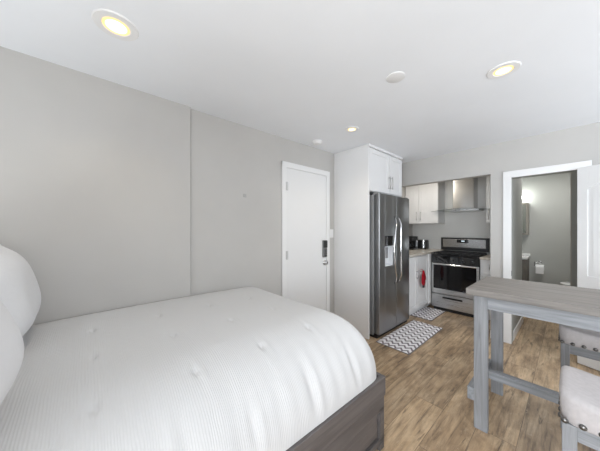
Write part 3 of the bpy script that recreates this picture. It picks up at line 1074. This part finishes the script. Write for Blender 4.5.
pillow('pillow', -1.83, -.345, 1.050, .62, .49, .27, 12, 0, 'white pillow in the corner against the grey wall, with its pointed corner up', 1)
pillow('pillow', -.99, -.318, 1.060, .66, .49, .30, 14, 0, 'white pillow nearer the camera at the left edge of the bed', 2)

# ------------------------------------------------------------------ counter table
TX0, TX1 = -.482, .95
TY0, TY1 = 1.960, 2.590
TZ = .958
tb = thing('counter_table', 'tall grey-washed wooden counter table with a thick plank top', 'table', (.25, 2.28, 0))
MB().box(TX0, TY0, TZ - .043, TX1, TY1, TZ, .003).build('tabletop', 'tabletop', tb)
LX0, LX1 = -.443, -.367
for (lx0, lx1) in ((LX0, LX1), (TX1 - .115, TX1 - .039)):
    for (a, b) in ((1.990, 2.028), (2.528, 2.566)):
        MB().box(lx0, a, 0, lx1, b, TZ - .0435, .002).build('leg', 'tablelegwood', tb)
MB().box(LX1, 1.994, .830, TX1 - .115, 2.020, TZ - .0435, .002).build('front_apron', 'tablewood', tb)
MB().box(LX1, 2.536, .830, TX1 - .115, 2.560, TZ - .0435, .002).build('back_apron', 'tablewood', tb)
MB().box(LX0 + .02, 2.028, .830, LX1 - .02, 2.528, TZ - .0435, .002).build('end_apron', 'tablecrosswood', tb)
MB().box(TX1 - .095, 2.028, .830, TX1 - .06, 2.528, TZ - .0435, .002).build('end_apron', 'tablecrosswood', tb)
MB().box(LX0 - .040, 2.000, .175, LX0, 2.555, .262, .002).build('end_rail', 'tablecrosswood', tb)
MB().box(TX1 - .039, 2.000, .175, TX1 + .001, 2.555, .262, .002).build('end_rail', 'tablecrosswood', tb)
MB().box(LX0 - .001, 2.245, .247, TX1 - .038, 2.30, .302, .002).build('long_stretcher', 'tablewood', tb)

# ------------------------------------------------------------------ saddle stools
def make_stool(x0, y0, label):
    SW, SD, ZB, ZT = .46, .350, .585, .690
    t = thing('counter_stool', label, 'stool', (x0 + SW / 2, y0 + SD / 2, 0), 'upholstered counter stools')
    bm = bmesh.new()
    nx, ny = 32, 20
    rings = []

    def top(u, v):
        sad = .018 * (abs(u) ** 2.2) - .010 * (1 - u * u)
        return ZT + sad
    # closed loft: outline rings from bottom up with rounding
    prof = [(0.0, ZB, .004), (.0, ZB + .006, .001), (0, ZB + .05, 0.0), (1, .026, 0.0), (1, .011, .003), (1, .003, .011), (1, .0, .026)]

    def outline(ins, n=56):
        pts = []
        a, b = SW / 2 - ins, SD / 2 - ins
        for k in range(n):
            th = 2 * math.pi * (k + .5) / n
            c, s = math.cos(th), math.sin(th)
            e = 8.0
            r = (abs(c) ** e + abs(s) ** e) ** (-1 / e)
            pts.append((c * r, s * r, a, b))
        return pts
    for mode, val, ins in prof:
        ring = []
        for (c, s, a, b) in outline(ins):
            px, py = c * a, s * b
            z = val if mode == 0 else top(px / (SW / 2), py / (SD / 2)) - val
            flare = .004 * min(1, max(0, (z - ZB) / .12)) * (px / (SW / 2))
            ring.append(bm.verts.new((px + flare, py, z)))
        rings.append(ring)
    # inner top rings
    for f in (.75, .5, .25):
        ring = []
        for (c, s, a, b) in outline(.026):
            px, py = c * a * f, s * b * f
            ring.append(bm.verts.new((px, py, top(px / (SW / 2), py / (SD / 2)) + .002 * (1 - f))))
        rings.append(ring)
    n = len(rings[0])
    for a, b in zip(rings, rings[1:]):
        for k in range(n):
            bm.faces.new((a[k], a[(k + 1) % n], b[(k + 1) % n], b[k]))
    bm.faces.new(rings[-1])
    bm.faces.new(rings[0][::-1])
    bmesh.ops.recalc_face_normals(bm, faces=bm.faces[:])
    cx, cy = x0 + SW / 2, y0 + SD / 2
    bm.transform(Matrix.Translation((cx, cy, 0)))
    m = MB()
    m._merge(bm)
    st = m.build('seat', 'linen', t, True)
    # nailhead row along the lower edge
    a, b = SW / 2, SD / 2

    def nail(px, py, ax):
        mbn = MB().lathe([(.0115, 0), (.0100, .004), (.006, .0068), (0, .0078)], (cx + px, cy + py, ZB + .012), ax, 12)
        mbn.build('nailhead', 'nail', st, True)
    kx, ky = 10, 7
    for i in range(kx):
        px = -a + .014 + i * (2 * a - .028) / (kx - 1)
        nail(px, -b + .0015, (0, -1, 0))
        nail(px, b - .0015, (0, 1, 0))
    for i in range(ky):
        py = -b + .03 + i * (2 * b - .06) / (ky - 1)
        nail(-a + .0015, py, (-1, 0, 0))
        nail(a - .0015, py, (1, 0, 0))
    L = .042
    for sx in (-1, 1):
        for sy in (-1, 1):
            lx, ly = cx + sx * (a - L / 2 - .006), cy + sy * (b - L / 2 - .006)
            MB().box(lx - L / 2, ly - L / 2, 0, lx + L / 2, ly + L / 2, ZB, .003).build('leg', 'tablelegwood', t)
    xa, xb = cx - a + L + .006, cx + a - L - .006
    ya, yb = cy - b + L + .006, cy + b - L - .006
    MB().box(xa, cy - b + .014, .525, xb, cy - b + .036, ZB).build('seat_rail', 'tablewood', t)
    MB().box(xa, cy + b - .036, .525, xb, cy + b - .014, ZB).build('seat_rail', 'tablewood', t)
    for (z, s) in ((.20, -1), (.20, 1)):
        MB().box(xa, cy + s * (b - .025) - .011, z, xb, cy + s * (b - .025) + .011, z + .04, .002).build('stretcher', 'tablewood', t)
    for s in (-1, 1):
        MB().box(cx + s * (a - .027) - .011, ya, .28, cx + s * (a - .027) + .011, yb, .32, .002).build('stretcher', 'tablecrosswood', t)
    return t


s1 = make_stool(-.030, 1.435, 'pale linen stool with nailheads in front of the counter table, nearest the camera')
s2 = copy_tree(s1, None, (-.022, .985, 0))
s2['label'] = 'linen stool with nailheads pushed under the far side of the counter table'
